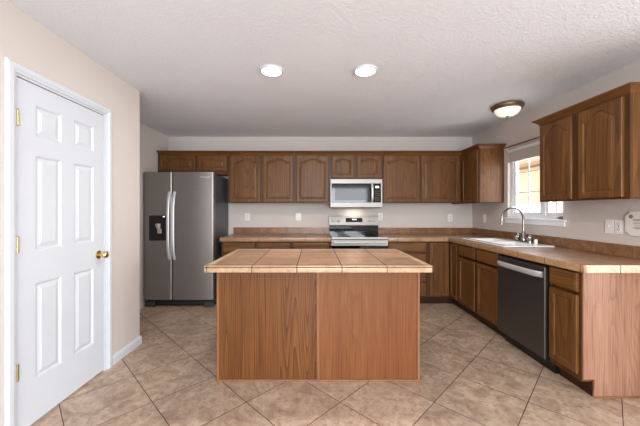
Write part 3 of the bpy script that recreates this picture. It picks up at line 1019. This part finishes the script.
# ------------------------------------------------------------------ window and outside
def build_window():
    L = (XR + 0.06, 3.38, 1.195)
    t = thing('window_1', 'white two-sash window with grid bars over the sink', 'window', L)
    t['kind'] = 'structure'
    y0, y1, z0, z1 = 2.956, 3.799, 1.196, 2.059
    xa, xb = XR + 0.045, XR + 0.105
    f = 0.035
    ym = 3.325 - 0.055
    m = MB()
    m.cells([y0, y0 + f, y1 - f, y1], [z0, z0 + f, z1 - f, z1], lambda y, z: not (y0 + f < y < y1 - f and z0 + f < z < z1 - f), xa, xb, 'yzx')
    m.box(xa + 0.002, xb - 0.002, ym - 0.022, ym + 0.022, z0 + f, z1 - f)
    m.build('window_frame', M['vinyl_white'], t, L)
    for a, b in ((y0 + f + 0.001, ym - 0.023), (ym + 0.023, y1 - f - 0.001)):
        c, d = z0 + f + 0.001, z1 - f - 0.001
        s = 0.034
        m = MB()
        m.cells([a, a + s, b - s, b], [c, c + s, d - s, d], lambda y, z: not (a + s < y < b - s and c + s < z < d - s), xa + 0.012, xb - 0.012, 'yzx')
        sa = m.build('sash', M['vinyl_white'], t, L)
        m = MB()
        yc = (a + b) / 2
        m.box(xa + 0.026, xa + 0.034, yc - 0.006, yc + 0.006, c + s, d - s)
        for k in (1, 2):
            zz = c + s + (d - c - 2 * s) * k / 3
            m.box(xa + 0.0265, xa + 0.0335, a + s, b - s, zz - 0.006, zz + 0.006)
        m.build('grid_bars', M['vinyl_white'], sa, L)
        MB().box(xa + 0.036, xa + 0.040, a + s - 0.004, b - s + 0.004, c + s - 0.004, d - s + 0.004).build('pane', M['glass'], sa, L)
    m = MB()
    yc = 3.03
    m.box(xa - 0.022, xa - 0.001, yc - 0.03, yc + 0.03, z0 + 0.008, z0 + 0.022, 0.004)
    m.sweep([(xa - 0.018, yc, z0 + 0.022), (xa - 0.03, yc - 0.03, z0 + 0.03), (xa - 0.03, yc - 0.075, z0 + 0.026)], 0.006, 0.005)
    m.lathe([(0.008, 0), (0.009, 0.02), (0.004, 0.024)], (xa - 0.03, yc - 0.075, z0 + 0.022))
    m.build('crank', M['bronze'], t, L)
    m = MB()
    m.box(XR - 0.024, XR - 0.0005, 2.905, 3.85, 1.176, 1.198, 0.004)
    m.box(XR - 0.014, XR - 0.0005, 2.925, 3.83, 1.130, 1.1755, 0.003)
    m.box(XR - 0.0004, xa, y0 + 0.001, y1 - 0.001, 1.1956, 1.199)
    m.build('window_sill', M['vinyl_white'], t, L)
    # raised blind
    L = (XR + 0.015, 3.38, 1.93)
    b = thing('window_blind', 'pale window blind drawn up at the top of the sink window', 'blind', L)
    MB().box(XR + 0.002, XR + 0.042, y0 + 0.004, y1 - 0.004, 2.022, 2.057, 0.003).build('headrail', M['vinyl_white'], b, L)
    m = MB()
    n = 11
    for k in range(n):
        z = 2.019 - k * 0.0098
        m.box(XR + 0.006 + 0.002 * (k % 2), XR + 0.036 + 0.002 * (k % 2), y0 + 0.008, y1 - 0.008, z - 0.0085, z)
    m.build('folded_slats', M['blind'], b, L)
    MB().box(XR + 0.006, XR + 0.038, y0 + 0.008, y1 - 0.008, 1.893, 1.911, 0.003).build('bottom_rail', M['blind'], b, L)
    # rod
    L = (XR - 0.035, 3.38, 2.085)
    r = thing('curtain_rod', 'thin brown curtain rod above the sink window', 'curtain rod', L)
    MB().sweep([(XR - 0.035, 2.86, 2.085), (XR - 0.035, 3.83, 2.085)], 0.008, None, (0, 0, 1), 12).build('rod', M['bronze'], r, L, 40)
    for yy in (2.90, 3.80):
        m = MB().box(XR - 0.045, XR - 0.0005, yy - 0.012, yy + 0.012, 2.070, 2.0765, 0.002)
        m.box(XR - 0.006, XR - 0.0005, yy - 0.014, yy + 0.014, 2.05, 2.11, 0.002)
        m.build('bracket', M['vinyl_white'], r, L)


def build_outside():
    o = MB().box(XR + T + 0.01, 22, -12, 24, -0.35, -0.20).build('ground', M['earth'])
    structure(o, 'pale yard ground outside the window', 'ground')
    L = (10.5, 9.5, -0.2)
    t = thing('house', 'tan stucco house seen through the sink window', 'house', L)
    MB().box(7.5, 13.5, 6.2, 14.5, -0.20, 2.85).build('wall', M['stucco'], t, L)
    m = MB()
    m.loft([[(7.1, y, 2.86), (10.5, y, 4.3), (13.9, y, 2.86), (13.9, y, 2.75), (13.52, y, 2.75), (13.52, y, 2.86), (7.48, y, 2.86), (7.48, y, 2.75), (7.1, y, 2.75)] for y in (5.8, 14.9)])
    m.build('roof', M['soffit'], t, L)
    L = (5.0, 6.0, -0.2)
    f = thing('fence', 'white vinyl board fence outside the sink window', 'fence', L)
    m = MB()
    for k in range(60):
        y = 1.0 + k * 0.155
        m.box(4.98, 5.0, y, y + 0.128, -0.15, 1.42, 0.003)
    m.box(5.0, 5.03, 1.0, 10.3, 0.1, 0.2)
    m.box(5.0, 5.03, 1.0, 10.3, 1.15, 1.25)
    m.build('boards', M['vinyl'], f, L)
    for k in range(5):
        MB().box(5.032, 5.13, 1.0 + k * 2.3, 1.1 + k * 2.3, -0.2, 1.5, 0.01).build('post', M['vinyl'], f, L)


# ------------------------------------------------------------------ lights, plates, sign
def build_small():
    # recessed lights
    def can(x, y, label):
        L = (x, y, HC)
        t = thing('recessed_light', label, 'ceiling light', L, 0, 'round recessed ceiling lights')
        MB().lathe([(0.098, HC - 0.0005), (0.096, HC - 0.010), (0.086, HC - 0.016), (0.078, HC - 0.013), (0.076, HC - 0.0005)], (x, y, 0), seg=40).build('trim_ring', M['white'], t, L, 40)
        MB().lathe([(0.0755, HC - 0.001), (0.0755, HC - 0.013), (0.05, HC - 0.017), (0.004, HC - 0.018)], (x, y, 0), seg=40).build('lens', M['led'], t, L, 60)
        l = bpy.data.lights.new('downlight', 'AREA')
        l.shape, l.size, l.energy, l.color = 'DISK', 0.14, 9.0, (1.0, 0.95, 0.88)
        o = bpy.data.objects.new('downlight', l)
        COL.objects.link(o)
        o.parent = t
        o.location = (0, 0, -0.022)
    can(-0.344, 2.435, 'round white recessed ceiling light nearest the white door')
    can(0.426, 2.435, 'round white recessed ceiling light nearest the bronze ceiling lamp')
    # bronze flush light
    x, y = 2.115, 3.24
    L = (x, y, HC)
    t = thing('flush_ceiling_lamp', 'bronze-rimmed ceiling lamp with glowing alabaster bowl over the sink', 'ceiling lamp', L)
    MB().lathe([(0.06, HC - 0.0005), (0.150, HC - 0.006), (0.158, HC - 0.020), (0.152, HC - 0.040), (0.138, HC - 0.052), (0.126, HC - 0.053)], (x, y, 0), seg=44).build('rim', M['bronze'], t, L, 40)
    MB().lathe([(0.124, HC - 0.0525), (0.118, HC - 0.072), (0.102, HC - 0.096), (0.076, HC - 0.113), (0.04, HC - 0.122), (0.004, HC - 0.124)], (x, y, 0), seg=44).build('glass_bowl', M['bowl'], t, L, 60)
    MB().lathe([(0.014, HC - 0.1235), (0.012, HC - 0.132), (0.007, HC - 0.138), (0.009, HC - 0.145), (0.003, HC - 0.152)], (x, y, 0), seg=18).build('finial', M['bronze'], t, L, 40)

    def plate(name, label, cat, loc, rz, kind, w=0.072, h=0.116, group='white wall plates'):
        t = thing(name, label, cat, loc, rz, group)
        m = MB().box(-w / 2, w / 2, -0.006, -0.0005, -h / 2, h / 2, 0.003)
        m.build('cover_plate', M['plate'], t)
        if kind == 'outlet':
            for s in (1, -1):
                m = MB().box(-0.017, 0.017, -0.0095, -0.0062, s * 0.021 - 0.014, s * 0.021 + 0.014, 0.003)
                q = m.build('socket', M['plate'], t)
                m = MB()
                for xx in (-0.007, 0.007):
                    m.box(xx - 0.0016, xx + 0.0016, -0.0102, -0.0096, s * 0.021 - 0.003, s * 0.021 + 0.008)
                m.box(-0.003, 0.003, -0.0102, -0.0096, s * 0.021 - 0.011, s * 0.021 - 0.006)
                m.build('slots', M['slot'], q)
            m = MB().lathe([(0.004, -0.0062), (0.004, -0.0076), (0.001, -0.008)], (0, 0, 0), 'y', 12)
            m.build('screw', M['slot'], t)
        elif kind == 'rocker':
            m = MB()
            m.loft([[(xx, -0.0062, -0.033), (xx, -0.0075, -0.033), (xx, -0.0105, 0.0), (xx, -0.0085, 0.033), (xx, -0.0062, 0.033)] for xx in (-0.0165, 0.0165)])
            m.build('rocker', M['plate'], t)
        elif kind == 'toggle':
            m = MB().box(-0.005, 0.005, -0.016, -0.0062, -0.004, 0.010, 0.002)
            m.build('toggle', M['plate'], t)
        return t
    zb = 1.188
    plate('outlet', 'white outlet on the back wall nearest the refrigerator', 'outlet', (-1.033, YB, zb), 0, 'outlet')
    plate('light_switch', 'white switch plate on the back wall between fridge-side outlet and range', 'light switch', (-0.235, YB, zb), 0, 'rocker', 0.085)
    plate('outlet', 'white outlet on the back wall just right of the range', 'outlet', (1.046, YB, zb), 0, 'outlet')
    plate('outlet', 'white outlet on the back wall near the room corner', 'outlet', (2.137, YB, 1.17), 0, 'outlet')
    plate('light_switch', 'white switch plate on the right wall below the corner wall cabinet', 'light switch', (XR, 4.31, 1.175), -PI / 2, 'rocker')
    plate('light_switch', 'white switch plate beside the outlet and plaque on the right wall', 'light switch', (XR, 2.490, 1.157), -PI / 2, 'toggle')
    plate('outlet', 'white outlet between the switch plate and the white plaque', 'outlet', (XR, 2.412, 1.157), -PI / 2, 'outlet')

    # plaque: local x towards the camera
    t = thing('wall_plaque', 'white lettered plaque with scooped corners on the right wall', 'wall sign', (XR - 0.001, 2.354, 1.093), -PI / 2)
    w, h, r = 0.34, 0.192, 0.030
    pts = []
    for cx, cz, a0 in ((0, 0, PI / 2), (w, 0, PI), (w, h, 3 * PI / 2), (0, h, 0)):
        seq = [a0 - k * PI / 2 / 6 for k in range(7)]
        pts += [(cx + r * math.cos(a), cz + r * math.sin(a)) for a in seq]
    m = MB()
    m.loft([[(px, y, pz) for px, pz in pts] for y in (-0.001, -0.014)] + [[(0.003 + px * (w - 0.006) / w, -0.016, 0.003 + pz * (h - 0.006) / h) for px, pz in pts]])
    m.build('board', M['sign'], t)
    m = MB()
    for k in range(8):
        a = 2 * PI * k / 8
        m.lathe([(0.0055, -0.0163), (0.0055, -0.0172), (0.002, -0.0176)], (0.045 + 0.011 * math.cos(a), 0, 0.150 + 0.011 * math.sin(a)), 'y', 10)
    m.lathe([(0.006, -0.0163), (0.006, -0.0178), (0.002, -0.018)], (0.045, 0, 0.150), 'y', 12)
    m.build('emblem', M['signink'], t)
    m = MB()
    rng = random.Random(3)
    for zz, hh in ((0.118, 0.013), (0.096, 0.009), (0.078, 0.009), (0.056, 0.013)):
        x = 0.060 + rng.random() * 0.01
        while x < 0.285:
            wl = hh * 0.62
            m.box(x, x + hh * 0.16, -0.0172, -0.0162, zz, zz + hh)
            if rng.random() < .6:
                m.box(x + wl - hh * 0.16, x + wl, -0.0172, -0.0162, zz, zz + hh)
            for q in rng.sample((0.0, 0.45, 0.86), 2):
                m.box(x + hh * 0.17, x + wl - hh * 0.17, -0.0172, -0.0162, zz + q * hh, zz + (q + 0.14) * hh)
            x += wl + hh * (0.28 if rng.random() < .8 else 0.9)
    m.build('lettering', M['signink'], t)


floor_and_shell()
build_door()
build_window()
build_outside()
build_cabinets()
build_counters()
build_island()
build_fridge()
build_range()
build_microwave()
build_dishwasher()
build_sink()
build_faucet()
build_small()
